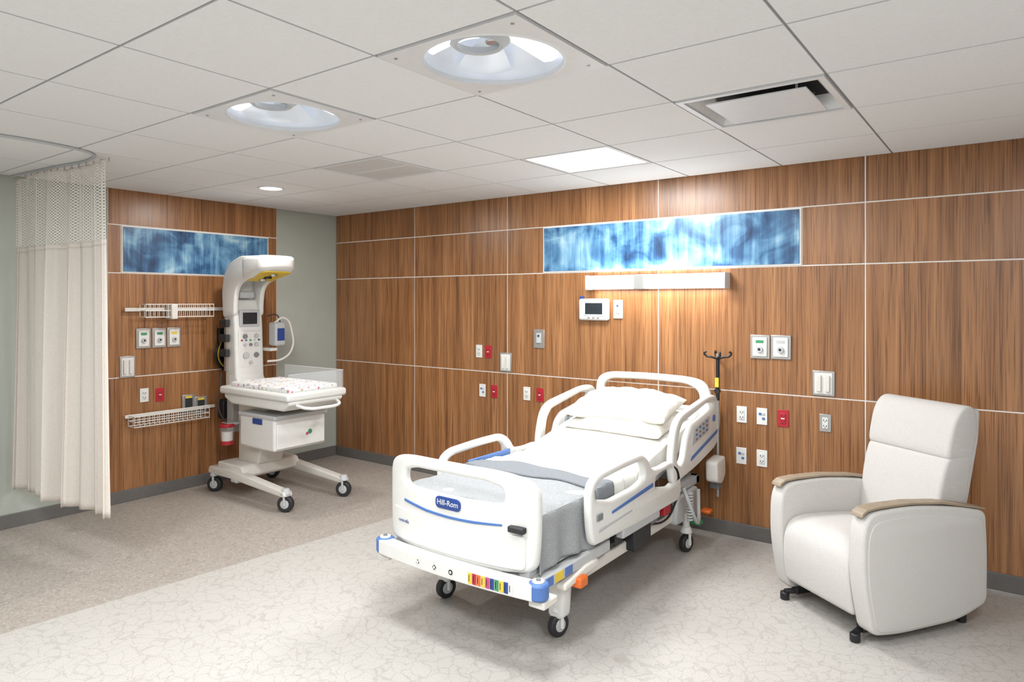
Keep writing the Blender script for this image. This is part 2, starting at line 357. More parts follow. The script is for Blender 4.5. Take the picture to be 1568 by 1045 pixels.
def area(name,loc,sx,sy,power,col=(.95,.98,1.),rot=(0,0,0),parent=None,spread=None):
    l=bpy.data.lights.new(name,'AREA');l.shape='RECTANGLE';l.size=sx;l.size_y=sy;l.energy=power;l.color=col
    if spread:l.spread=spread
    o=bpy.data.objects.new(name,l);COL.objects.link(o);o.location=loc;o.rotation_euler=rot
    if parent:o.parent=parent
    return o
for (i,j),k in sp.items():
    x0,x1,y0,y1=XL[i],XL[i+1],YL[j+1],YL[j];cx,cy=(x0+x1)/2,(y0+y1)/2
    if k=='panel':
        g=group('ceiling_light_panel')
        o=rounded([(x0+.008,y0+.008),(x1-.008,y0+.008),(x1-.008,y1-.008),(x0+.008,y1-.008)],.002,1)
        h=rounded([(x0+.035,y0+.035),(x1-.035,y0+.035),(x1-.035,y1-.035),(x0+.035,y1-.035)],.002,1)
        prism('frame',[o,h],'XY',H+.006,.012,g,'trimwhite')
        box('diffuser_lens',(x0+.03,y0+.03,H+.004),(x1-.03,y1-.03,H+.014),g,'glow')
        area('lamp',(cx,cy,H-.004),.6,.56,56 if j<4 else 50,parent=g)  # rear rows hold the added lamps, out of view
    elif k=='round':
        g=group('round_surgical_ceiling_light')
        o=rounded([(x0+.008,y0+.008),(x1-.008,y0+.008),(x1-.008,y1-.008),(x0+.008,y1-.008)],.002,1)
        R=.292
        h=[(cx+R*math.cos(a),cy+R*math.sin(a)) for a in [2*math.pi*q/64 for q in range(64)]]
        prism('square_trim_plate',[o,h],'XY',H,.012,g,'trimwhite')
        for sx_ in(-1,1):
            for sy_ in(-1,1):cyl('corner_screw',(cx+sx_*.29,cy+sy_*.265,H-.009),(cx+sx_*.29,cy+sy_*.265,H-.004),.007,g,'steel')
        lathe('reflector_bowl',[(.296,.0),(.292,.03),(.275,.07),(.235,.11),(.16,.145),(.08,.155),(.001,.157)],(cx,cy,H),g,'bowl')
        lathe('rim_ring',[(.296,-.006),(.284,-.009),(.284,.012)],(cx,cy,H),g,'trimwhite')
        cyl('gimbal_hub',(cx,cy,H+.07),(cx,cy,H+.15),.035,g,'chrome',bevel=.006)
        for q in range(4):
            a0=.35+q*math.pi/2
            vs=[];fs=[]
            nu,nv=10,8
            for b_ in range(nv+1):
                rr=.06+.205*b_/nv
                for a_ in range(nu+1):
                    an=a0+(a_/nu)*1.1*(1-.15*b_/nv)
                    zz=.105-.055*(b_/nv)**1.5-.02*math.sin(math.pi*a_/nu)
                    vs.append((cx+rr*math.cos(an),cy+rr*math.sin(an),H+zz))
            for b_ in range(nv):
                for a_ in range(nu):fs.append((b_*(nu+1)+a_,b_*(nu+1)+a_+1,(b_+1)*(nu+1)+a_+1,(b_+1)*(nu+1)+a_))
            me=bpy.data.meshes.new('petal');me.from_pydata(vs,[],fs);addobj('petal_reflector_%d'%q,me,g,'glowcool' if q%2==0 else 'bowl')  # every other petal glows more, for patches of painted reflection
        lathe('inner_ring',[(.13,.075),(.10,.05),(.085,.055),(.10,.085),(.13,.075)],(cx-.04,cy-.05,H),g,'lgrey')
        lathe('glass_cover',[(.286,.004),(.2,-.004),(.1,-.008),(.001,-.009)],(cx,cy,H),g,'acrylic')
        area('lamp',(cx,cy,H-.016),.42,.42,33,parent=g)
    elif k=='vent':
        g=group('ceiling_air_vent')
        o=rounded([(x0+.01,y0+.01),(x1-.01,y0+.01),(x1-.01,y1-.01),(x0+.01,y1-.01)],.002,1)
        h=rounded([(x0+.04,y0+.04),(x1-.04,y0+.04),(x1-.04,y1-.04),(x0+.04,y1-.04)],.002,1)
        prism('outer_frame',[o,h],'XY',H,.014,g,'trimwhite')
        a=[(x0+.04,y0+.04),(x1-.04,y0+.04),(x1-.04,y1-.04),(x0+.04,y1-.04)]
        b=[(x0+.10,y0+.10),(x1-.10,y0+.10),(x1-.10,y1-.10),(x0+.10,y1-.10)]
        me=bpy.data.meshes.new('neck');me.from_pydata([(p[0],p[1],H+.004) for p in a]+[(p[0],p[1],H+.07) for p in b]+[(p[0],p[1],H+.19) for p in b],[],[(q,(q+1)%4,4+(q+1)%4,4+q) for q in range(4)])
        addobj('sloped_neck',me,g,'trimwhite',smooth=False)
        box('duct_shade_box',(x0+.09,y0+.09,H+.07),(x1-.09,y1-.09,H+.19),g,'void')  # closed box whose dark colour stands for the shaded opening
        box('suspended_plaque',(x0+.12,y0+.125,H-.010),(x1-.11,y1-.085,H-.001),g,'trimwhite',.002)
        for p in((x0+.16,y0+.16),(x1-.16,y0+.16),(x1-.16,y1-.16),(x0+.16,y1-.16)):cyl('hanger_post',(p[0],p[1],H-.004),(p[0],p[1],H+.08),.006,g,'steel')
    else:
        g=group('ceiling_return_grille')
        o=rounded([(x0+.008,y0+.008),(x1-.008,y0+.008),(x1-.008,y1-.008),(x0+.008,y1-.008)],.002,1)
        h=rounded([(x0+.035,y0+.035),(x1-.035,y0+.035),(x1-.035,y1-.035),(x0+.035,y1-.035)],.002,1)
        prism('frame',[o,h],'XY',H+.001,.012,g,'trimwhite')
        n=30;lst=[]
        for q in range(n):
            yy=y0+.035+(y1-y0-.07)*(q+.5)/n
            lst.append(((x0+.035,yy-.0092,H+.001),(x1-.035,yy+.0092,H+.004)))
        boxes('louvre_blades',lst,g,'blade');box('centre_bar',(x0+.035,cy-.014,H-.003),(x1-.035,cy+.014,H+.007),g,'trimwhite')
        box('backing',(x0+.03,y0+.03,H+.005),(x1-.03,y1-.03,H+.010),g,'lgrey')
g=group('recessed_downlight')
lathe('trim_ring',[(.115,.001),(.112,-.006),(.092,-.008),(.09,.004)],(1.12,-1.613,H),g,'trimwhite')
cyl('lens',(1.12,-1.613,H-.004),(1.12,-1.613,H-.001),.091,g,'glow')
area('lamp',(1.12,-1.613,H-.012),.15,.15,20,col=(1,.97,.93),parent=g)

# ------------------------------------------------------------------ wall devices
def wb(g,wall,name,u,z,w,h,d0,d1,mt,bevel=.002):
    if wall=='h':return box(name,(u-w/2,-d1,z-h/2),(u+w/2,-d0,z+h/2),g,mt,bevel)
    return box(name,(d0,u-w/2,z-h/2),(d1,u+w/2,z+h/2),g,mt,bevel)
def outlet(wall,u,z,kind='white',name=None,w=.076,h=.122):
    face={'white':'white','red':'red','steel':'steel','black':'dark'}[kind]
    g=group(name or ('power_outlet' if kind!='red' else 'emergency_power_outlet'))
    wb(g,wall,'cover_plate',u,z,w,h,0,.006,face)
    wb(g,wall,'socket_body',u,z,w*.5,h*.62,.006,.010,'white' if kind!='red' else 'red')
    for s in(-1,1):
        for t in(-1,1):wb(g,wall,'slot',u+t*w*.12,z+s*h*.16,w*.06,h*.10,.0095,.0106,'black',0)
        wb(g,wall,'ground_pin_hole',u,z+s*h*.16-h*.085,w*.07,h*.05,.0095,.0106,'black',0)
    if kind=='red':wb(g,wall,'label',u,z,w*.3,h*.07,.0098,.0108,'white',0)
    return g
def dataplate(wall,u,z,cols=('blue','blue')):
    g=group('data_port_plate');wb(g,wall,'cover_plate',u,z,.076,.122,.0005,.006,'white')
    wb(g,wall,'port_upper',u-.012,z+.018,.02,.018,.006,.010,cols[0]);wb(g,wall,'port_lower',u+.012,z-.015,.02,.018,.006,.010,cols[1])
    wb(g,wall,'port_blank',u+.012,z+.018,.02,.018,.006,.010,'lgrey');return g
def gasplate(wall,u,z,w=.135,h=.185,label='greenp'):
    g=group('medical_gas_outlet')
    wb(g,wall,'steel_frame',u,z,w,h,0,.012,'steel',.004)
    wb(g,wall,'face_plate',u,z,w*.74,h*.80,.012,.020,'white',.006)
    wb(g,wall,'colour_label',u,z+h*.22,w*.40,h*.12,.0195,.0215,label,0)
    p=(u,-.02,z-h*.1) if wall=='h' else (.02,u,z-h*.1);q=(u,-.034,z-h*.1) if wall=='h' else (.034,u,z-h*.1)
    r=(u,-.036,z-h*.1) if wall=='h' else (.036,u,z-h*.1)
    cyl('coupling_ring',p,q,w*.17,g,'lgrey',bevel=.002);cyl('coupling_port',q,r,w*.07,g,'dark');return g
def doubleslot(wall,u,z,w=.13,h=.165,nm='vacuum_slide_bracket'):
    g=group(nm);wb(g,wall,'steel_frame',u,z,w,h,0,.010,'steel',.004)
    wb(g,wall,'inner_plate',u,z,w*.80,h*.84,.010,.014,'white',.003)
    wb(g,wall,'slide_left',u-w*.19,z,w*.20,h*.66,.014,.026,'cream',.004);wb(g,wall,'slide_right',u+w*.19,z,w*.20,h*.66,.014,.026,'cream',.004);return g
g=group('nurse_call_station')
wb(g,'h','housing',3.40,1.692,.285,.185,0,.05,'white',.018);wb(g,'h','bezel',3.41,1.70,.21,.125,.049,.053,'lgrey',.004);wb(g,'h','screen',3.41,1.70,.165,.095,.052,.055,'screen',.001)
wb(g,'h','side_tab',3.275,1.79,.03,.03,.0,.03,'navy',.003)
for k in range(3):wb(g,'h','button_%d'%(k+1),3.36+.045*k,1.622,.022,.012,.049,.053,'grey',.001)
g=group('nurse_call_pull_switch');wb(g,'h','cover_plate',3.617,1.695,.085,.155,0,.012,'white',.004);wb(g,'h','insert',3.617,1.70,.04,.085,.012,.018,'lgrey',.003);wb(g,'h','button',3.617,1.725,.014,.014,.018,.022,'navy',.001)
g=group('patient_jack_plate');wb(g,'h','cover_plate',2.82,1.423,.115,.17,0,.008,'steel',.003);wb(g,'h','insert',2.82,1.43,.05,.09,.008,.016,'lgrey',.002);wb(g,'h','jack',2.82,1.45,.018,.018,.016,.02,'dark',.001)
outlet('h',2.12,1.281);outlet('h',2.233,1.28,'red')
doubleslot('h',2.443,1.191,.135,.18)
dataplate('h',2.161,.906);outlet('h',2.304,.905,'red');outlet('h',2.683,.916);outlet('h',2.827,.916,'red');outlet('h',3.335,.93,'red')
gasplate('h',4.778,1.428,.14,.175,'greenp');gasplate('h',4.925,1.430,.14,.175,'lgrey')
doubleslot('h',5.21,1.19,.145,.175)
outlet('h',4.643,.918);dataplate('h',4.79,.918);outlet('h',4.938,.918,'red',w=.08);outlet('h',5.221,.915,'steel')
dataplate('h',4.64,.61,('blue','blue'));outlet('h',4.79,.61)
g=group('overbed_wall_light')
for a,b,n in((3.375,3.80,'left'),(3.895,4.545,'right')):
    box('diffuser_'+n,(a,-.115,1.862),(b,-.004,1.976),g,'glowsoft',.016,4)
box('centre_bracket',(3.80,-.10,1.858),(3.895,0,1.98),g,'steel',.006)
for x in(3.370,4.550):box('end_cap',(x-.006,-.118,1.858),(x+.006,0,1.980),g,'trimwhite',.005)
area('lamp',(3.96,-.07,1.852),1.1,.06,5,col=(1,.98,.95),parent=g)
area('lamp_up',(3.96,-.06,1.990),1.1,.05,3.,col=(1,.98,.95),rot=(math.pi,0,0),parent=g)
# left wall
for u,lb in((-2.16,'greenp'),(-2.02,'greenp'),(-1.885,'yellow')):gasplate('l',u,1.43,.125,.18,lb)
doubleslot('l',-2.295,1.185,.13,.19)
outlet('l',-2.15,.92);outlet('l',-2.01,.91,'red')
for u,z in((-1.75,.80),(-1.63,.77)):
    g=group('monitor_connection_box');wb(g,'l','steel_frame',u,z,.12,.165,0,.022,'steel',.004);wb(g,'l','port',u,z,.07,.10,.022,.026,'dark',.003);wb(g,'l','label',u,z+.06,.06,.02,.022,.024,'yellow',0)
def basket(g,y0,y1,z0,z1,d=.12):
    for k,z in enumerate((z0,(z0+z1)/2,z1)):
        tube('ring_%d'%k,[(.03,y0,z),(d,y0,z),(d,y1,z),(.03,y1,z)],.004,g,'cream',smooth=False,cyclic=True,res=1)
    n=16
    for k in range(n+1):
        y=y0+(y1-y0)*k/n
        tube('wire_%d'%k,[(.03,y,z1),(.03,y,z0),(d,y,z0),(d,y,z1)],.0028,g,'cream',smooth=False,res=1)
g=group('wall_rail_with_basket')
box('equipment_rail',(.025,-2.33,1.672),(.04,-.98,1.705),g,'cream',.003)
for y in(-2.28,-1.95,-1.5,-1.05):box('standoff',(0,y-.015,1.675),(.026,y+.015,1.70),g,'cream',.002)
basket(g,-2.20,-1.57,1.62,1.735,.14)
box('clamp',(.04,-1.98,1.60),(.155,-1.92,1.74),g,'cream',.008)
g=group('wall_rail_with_basket')
box('equipment_rail',(.028,-2.33,.735),(.043,-1.5,.765),g,'cream',.003)
for y in(-2.28,-1.95,-1.56):box('standoff',(0,y-.015,.738),(.029,y+.015,.762),g,'cream',.002)
basket(g,-2.30,-1.62,.665,.755,.15)
g=group('wall_gas_hose')
box('mount_plate',(0,-1.46,1.16),(.04,-1.31,1.50),g,'black',.01)
for k in range(4):
    tube('hose_%d'%k,[(.06,-1.37,1.44-.03*k),(.10,-1.48-.01*k,1.33),(.09,-1.47,1.18-.02*k),(.08,-1.36,1.12),(.08,-1.28,1.22)],.009,g,'black' if k!=1 else 'yellow')
box('lower_box',(0,-1.45,.62),(.10,-1.29,.80),g,'dark',.01)

# ------------------------------------------------------------------ curtain
g=group('cubicle_curtain')
A=Vector((.06,-3.16,0));B=Vector((1.44,-3.055,0));D=(B-A).normalized();Nn=Vector((-D.y,D.x,0))
def curt(zt,zb,flare):
    def f(u,v):
        z=zt+(zb-zt)*v
        dn=(2.7-z)/2.4
        amp=.018+.036*dn
        ph=u*2*math.pi*8.0+1.8*math.sin(u*6.2)+.6*math.sin(u*19)
        s=u+flare*dn*(u-.35)
        w_=math.sin(ph); w_=math.copysign(abs(w_)**.75,w_)
        am=amp*(.75+.40*math.sin(u*11+2))
        p=A+(B-A)*s+Nn*(am*w_+.008*math.sin(ph*2.3+1)*dn+.02*math.sin(u*9+z*.6))
        p=p+D*(.020*math.sin(ph*2))
        return (max(p.x,.03),p.y,z-(.012*abs(math.sin(u*math.pi*14)) if v==0 and zt>2.6 else 0))
    return f
grid('net_header',curt(2.70,2.155,.03),330,10,g,'net',uv=(78,26))
grid('fabric_drop',curt(2.16,.325,.03),330,40,g,'curtain',thick=.003)
grid('header_hem',curt(2.175,2.135,.03),330,2,g,'curtain',thick=.006)
grid('top_hem',curt(2.708,2.685,.03),330,2,g,'curtain',thick=.005)
for k in range(15):
    p=A+(B-A)*(k/14);cyl('carrier_%d'%k,(p.x,p.y,2.69),(p.x,p.y,2.719),.005,g,'steel')
g=group('curtain_track')
tube('track_rail',[(.03,-3.16,2.731),(.7,-3.11,2.731),(1.25,-3.08,2.731),(1.42,-3.16,2.731),(1.50,-3.35,2.731),(1.52,-3.8,2.731),(1.53,-4.6,2.731),(1.54,-6.5,2.731)],.010,g,'lgrey')

# ------------------------------------------------------------------ casters
def caster(g,x,y,r,top,yaw=0.,mt='white',w=.035,tire='dark'):
    c,s=math.cos(yaw),math.sin(yaw)
    ax=Vector((-s,c,0))
    P0=Vector((x,y,r))
    cyl('caster_tyre',P0-ax*w/2,P0+ax*w/2,r,g,tire,bevel=.008,seg=36)
    cyl('caster_hub',P0-ax*(w/2+.003),P0+ax*(w/2+.003),r*.55,g,'lgrey',bevel=.003)
    for sd in(-1,1):
        q=P0+ax*sd*(w/2+.010)
        tube('caster_fork',[q-Vector((0,0,r*.15)),q+Vector((0,0,r*.6)),q+Vector((0,0,r*1.25))],.010,g,mt,smooth=False)
    F=P0+Vector((0,0,r*1.15))
    cyl('caster_crown',F,F+Vector((0,0,.05)),w/2+.024,g,mt,r2=.028,bevel=.008)
    cyl('caster_stem',F+Vector((0,0,.04)),(x,y,top),.024,g,mt)

# ------------------------------------------------------------------ hospital bed
g=group('hospital_bed')
def zt(y):
    if y<-1.30:return .70
    t=(y+1.30)/1.1
    return .70+.24*(t if t>.2 else t*t/.4+t/2)
def mattress(u,v):
    y=-2.37+2.17*v
    h=.165
    a=u*2*math.pi
    cx_,sx=math.cos(a),math.sin(a)
    e=.16
    X=.455*(abs(cx_)**e)*(1 if cx_>0 else -1);Z=h/2*(abs(sx)**e)*(1 if sx>0 else -1)
    k=1-.04*(1 if v in(0,1) else 0)
    return (3.94+X*k,y,zt(y)-h/2+Z*k)
mm=grid('mattress',mattress,72,48,g,'sheet')
bm=bmesh.new();bm.from_mesh(mm.data);bmesh.ops.remove_doubles(bm,verts=bm.verts,dist=1e-4)
bmesh.ops.holes_fill(bm,edges=[e for e in bm.edges if e.is_boundary]);bmesh.ops.recalc_face_normals(bm,faces=bm.faces);bm.to_mesh(mm.data);bm.free()
def drape(y0,y1,lift,zb,wav,seed,wr=1.):
    def f(u,v):
        y=y0+(y1-y0)*v
        top=zt(y)+lift
        hw=.462+lift*.6
        drop=top-zb; L=2*drop+2*hw; s=u*L
        if s<drop: x=-hw;z=zb+s;t=1-s/drop
        elif s>L-drop: x=hw;z=zb+(L-s);t=1-(L-s)/drop
        else: x=-hw+(s-drop);z=top;t=0
        e=.04
        d=min(abs(s-drop),abs(s-(L-drop)))
        if t==0 and d<e: z-=.010*(1-d/e)**2
        if t>0 and d<e: x-=math.copysign(.010*(1-d/e)**2,x)
        if t>0: x+=math.copysign(1,x)*(.006+wav*t*(.5+.5*math.sin(y*34+seed)+.3*math.sin(y*13+seed)));z+=.02*t*math.sin(y*9+seed)
        else: z+=wr*(.003*math.sin(x*17+y*6+seed)+.003*math.sin(y*23-x*7)+.003*math.sin(x*9-y*15+seed*2))
        yy=y+(.012*math.sin(x*6+seed)+.006*math.sin(x*17))*(1 if v>.5 else 0)*min(1,wr)
        return (3.94+x,yy,z)
    return f
grid('top_sheet',drape(-2.36,-1.28,.006,.60,.004,1.),110,40,g,'sheet',thick=.004)
grid('blanket',drape(-2.365,-1.62,.014,.43,.022,2.,1.5),110,60,g,'blanket',thick=.007)
grid('blanket_fold',drape(-1.80,-1.60,.026,.50,.014,2.,1.3),110,16,g,'blanket2',thick=.012)
grid('sheet_cuff',drape(-1.60,-1.46,.017,.55,.010,2.,1.2),110,10,g,'sheet',thick=.008)
grid('fitted_sheet_fold',drape(-1.30,-1.22,.006,.60,.004,1.),110,6,g,'sheet',thick=.006)
def pillow(name,c,wx,wy,h,tilt,rz,seed):
    rot=Matrix.Rotation(rz,3,'Z')@Matrix.Rotation(tilt,3,'X')
    n=32;vs=[];fs=[]
    def pt(i,j,sg):
        a=-1+2*i/n;b=-1+2*j/n
        ed=(max(0,1-abs(a)**3.0)*max(0,1-abs(b)**3.0))**.5
        pin=1-.06*(1-abs(b)**2)*(abs(a)**4)
        pin2=1-.09*(1-abs(a)**2)*(abs(b)**4)
        wr=.012*math.sin(a*7+seed)*math.sin(b*5+seed*2)*ed+.009*math.sin(a*13+b*9+seed)*ed+.006*math.sin(a*21-b*15+seed)*ed
        z=sg*h/2*ed+wr*(1 if sg>0 else .3)-.02*a*a
        return rot@Vector((a*wx/2*pin,b*wy/2*pin2,z))+Vector(c)
    for sg in(1,-1):
        o=len(vs)
        for j in range(n+1):
            for i in range(n+1):vs.append(pt(i,j,sg))
        for j in range(n):
            for i in range(n):
                q=(o+j*(n+1)+i,o+j*(n+1)+i+1,o+(j+1)*(n+1)+i+1,o+(j+1)*(n+1)+i);fs.append(q if sg>0 else q[::-1])
    me=bpy.data.meshes.new(name);me.from_pydata(vs,[],fs)
    bm=bmesh.new();bm.from_mesh(me);bmesh.ops.remove_doubles(bm,verts=bm.verts,dist=1e-4);bm.to_mesh(me);bm.free()
    ob=addobj(name,me,g,'pillow');ss=ob.modifiers.new('s','SUBSURF');ss.levels=1;ss.render_levels=1
pillow('pillow_lower',(3.97,-.57,.900),.80,.50,.14,math.radians(11),math.radians(-3),1.)
pillow('pillow_upper',(3.95,-.54,.998),.80,.50,.17,math.radians(12),math.radians(3),3.)
box('deck_foot',(3.50,-2.38,.47),(4.38,-1.28,.535),g,'lgrey',.01)
bmk=box('deck_head',(3.50,-.55,-.03),(4.38,.55,.03),g,'lgrey',.01);bmk.location=(0,-.78,.635);bmk.rotation_euler=(math.radians(12),0,0)
boxes('upper_frame_rails',[((3.50,-2.42,.42),(3.56,-.22,.48)),((4.34,-2.42,.42),(4.40,-.22,.48)),((3.5,-.28,.42),(4.4,-.22,.48)),((3.5,-1.3,.42),(4.4,-1.24,.48))],g,'lgrey',.006)
boxes('base_frame_rails',[((3.55,-2.10,.24),(3.62,-.45,.31)),((4.32,-2.10,.24),(4.39,-.45,.31)),((3.55,-2.12,.24),(4.39,-2.02,.32)),((3.55,-.54,.24),(4.39,-.44,.32))],g,'cream',.01)
boxes('base_cover',[((3.64,-1.95,.25),(4.30,-.6,.33))],g,'lgrey',.02)
for x in(3.66,4.26):
    tube('lift_arm_foot',[(x,-1.95,.30),(x,-1.55,.46)],.028,g,'lgrey',smooth=False)
    tube('lift_arm_head',[(x,-.60,.30),(x,-1.0,.46)],.028,g,'lgrey',smooth=False)
box('motor_box',(4.30,-1.38,.25),(4.45,-1.15,.43),g,'dark',.015)
box('actuator_housing',(3.80,-1.5,.33),(4.1,-.9,.44),g,'grey',.02)
tube('actuator',[(3.95,-1.9,.34),(3.95,-1.1,.42)],.035,g,'steel',smooth=False)
box('red_release_tab',(4.42,-.98,.37),(4.46,-.88,.43),g,'red',.006)
tube('pendant_cable',[(4.47,-.70,.50),(4.50,-.66,.38),(4.51,-.60,.28),(4.50,-.5,.22),(4.47,-.42,.30),(4.46,-.40,.42)],.014,g,'lgrey')
for k in range(10):
    t=k/9;tube('cable_coil_%d'%k,[(4.495+.018*math.cos(a),-.64+.018*math.sin(a),.27+.02*k) for a in [0,1.57,3.14,4.71]],.005,g,'lgrey',cyclic=True,res=1)
box('brake_pedal_orange',(4.42,-2.10,.285),(4.50,-2.02,.34),g,'orange',.01)
prism('brake_pedal_lever',[rounded([(-2.2,.30),(-2.2,.335),(-1.98,.37),(-1.86,.37),(-1.86,.33),(-2.0,.32)],.015)],'YZ',4.44,.06,g,'cream',.01)
box('green_pedal',(4.40,-.42,.16),(4.48,-.34,.19),g,'greenp',.01)
box('orange_pedal',(4.46,-.36,.24),(4.53,-.29,.265),g,'orange',.008)
prism('head_side_bracket',[rounded([(-.27,.45),(-.28,.60),(-.10,.62),(-.09,.48),(-.16,.42)],.03)],'YZ',4.51,.09,g,'cream',.015)
prism('head_base_shroud',[rounded([(-.70,.22),(-.66,.40),(-.30,.42),(-.22,.30),(-.30,.20)],.04)],'YZ',4.36,.12,g,'lgrey',.02)
for k in range(5):box('hose_block_%d'%k,(4.40,-1.85+.24*k,.35),(4.44,-1.76+.24*k,.42),g,('lgrey','dark','steel','grey','dark')[k],.006)
tube('underbed_hose_a',[(4.41,-1.9,.44),(4.43,-1.6,.37),(4.43,-1.3,.42),(4.42,-.9,.39)],.009,g,'dark')
tube('underbed_hose_b',[(4.40,-1.2,.36),(4.44,-.9,.33),(4.43,-.7,.42)],.007,g,'dark')
boxes('foot_extension_beams',[((3.62,-2.52,.375),(3.70,-2.05,.43)),((4.24,-2.52,.375),(4.32,-2.05,.43)),((4.40,-2.46,.36),(4.455,-1.70,.42)),((3.43,-2.46,.36),(3.485,-1.70,.42))],g,'lgrey',.008)
for k,c in enumerate(('blue','yellow','blue')):box('frame_label_%d'%k,(4.4545,-2.36+.09*k,.368),(4.458,-2.29+.09*k,.412),g,c)
def bow(p):
    t=(p[0]-3.985)/.53
    return (p[0],p[1]+.035*t*t,p[2])
prism('foot_bumper_bar',[rounded([(3.47,.375),(4.50,.375),(4.50,.452),(3.47,.452)],.012)],'XZ',-2.53,.075,g,'white',.008,bend=bow,cuts=14)
for x in(3.475,4.50):
    yb=-2.485
    cyl('roller_bumper',(x,yb,.375),(x,yb,.455),.050,g,'blue',bevel=.012)
    cyl('roller_cap',(x,yb,.453),(x,yb,.463),.03,g,'white',bevel=.003)
    cyl('roller_bolt',(x,yb,.463),(x,yb,.47),.012,g,'grey')
    box('roller_bracket',(x-.045,yb-.02,.335),(x+.045,yb+.10,.372),g,'cream',.008)
labs=['yellow','red','orange','yellow','pink','navy','greenp','yellow','navy','white']
for k,c in enumerate(labs):
    x=4.14+.026*k;t=(x+.012-3.985)/.53
    box('safety_label_%d'%k,(x,-2.5695+.035*t*t,.388),(x+.023,-2.566+.035*t*t,.440),g,c)
    box('safety_label_text_%d'%k,(x+.005,-2.5700+.035*t*t,.398),(x+.009,-2.566+.035*t*t,.430),g,'black')
for x in(3.80,3.92,4.03):
    t=(x-3.985)/.53;yb=-2.5700+.035*t*t
    cyl('warning_symbol',(x,yb+.001,.415),(x,yb-.0008,.415),.013,g,'black',seg=3 if x<3.9 else (4 if x<4 else 16))
    cyl('warning_symbol_core',(x,yb,.415),(x,yb-.0014,.415),.007,g,'white',seg=12)
def bowf(p):
    t=(p[0]-3.94)/.5
    return (p[0],p[1]+.05*t*t+.03*abs(t)**6,p[2])
fo=rounded([(3.452,.45,.05),(3.438,.62,.1),(3.440,.85,.05),(3.50,.90,.05),(3.62,.925,.1),(3.94,.93,.2),(4.26,.925,.1),(4.385,.90,.05),(4.442,.85,.05),(4.444,.62,.1),(4.428,.45,.05),(4.2,.43,.1),(3.68,.43,.1)],.04)
fh=rounded([(3.60,.775),(3.66,.76),(3.94,.755,.1),(4.22,.76),(4.28,.775),(4.275,.845),(4.18,.868),(3.94,.872,.1),(3.70,.868),(3.605,.845)],.03)
prism('footboard',[fo,fh],'XZ',-2.46,.05,g,'white',.018,bend=bowf,cuts=20)
prism('footboard_blue_stripe',[rounded([(3.60,.672),(3.78,.650),(3.94,.643,.1),(4.10,.648),(4.27,.662),(4.27,.672),(4.10,.661),(3.94,.656,.1),(3.78,.664),(3.60,.686)],.003,2)],'XZ',-2.486,.006,g,'blue',.001,bend=bowf,cuts=16)
prism('footboard_lower_skirt',[rounded([(3.49,.46),(4.39,.46),(4.39,.63),(3.94,.615,.1),(3.49,.63)],.03)],'XZ',-2.484,.012,g,'white',.005,bend=bowf,cuts=16)
box('footboard_latch',(4.31,-2.475,.645),(4.40,-2.435,.675),g,'dark',.006)
prism('badge',[rounded([(3.855,.69),(4.025,.69),(4.025,.752),(3.855,.752)],.028)],'XZ',-2.487,.008,g,'navy',.002)
text('badge_text','Hill-Rom',.040,(3.94,-2.4922,.722),(math.pi/2,0,0),g,'white')
text('model_text','centrella',.026,(3.60,-2.468,.565),(math.pi/2,0,math.radians(-8)),g,'navy')
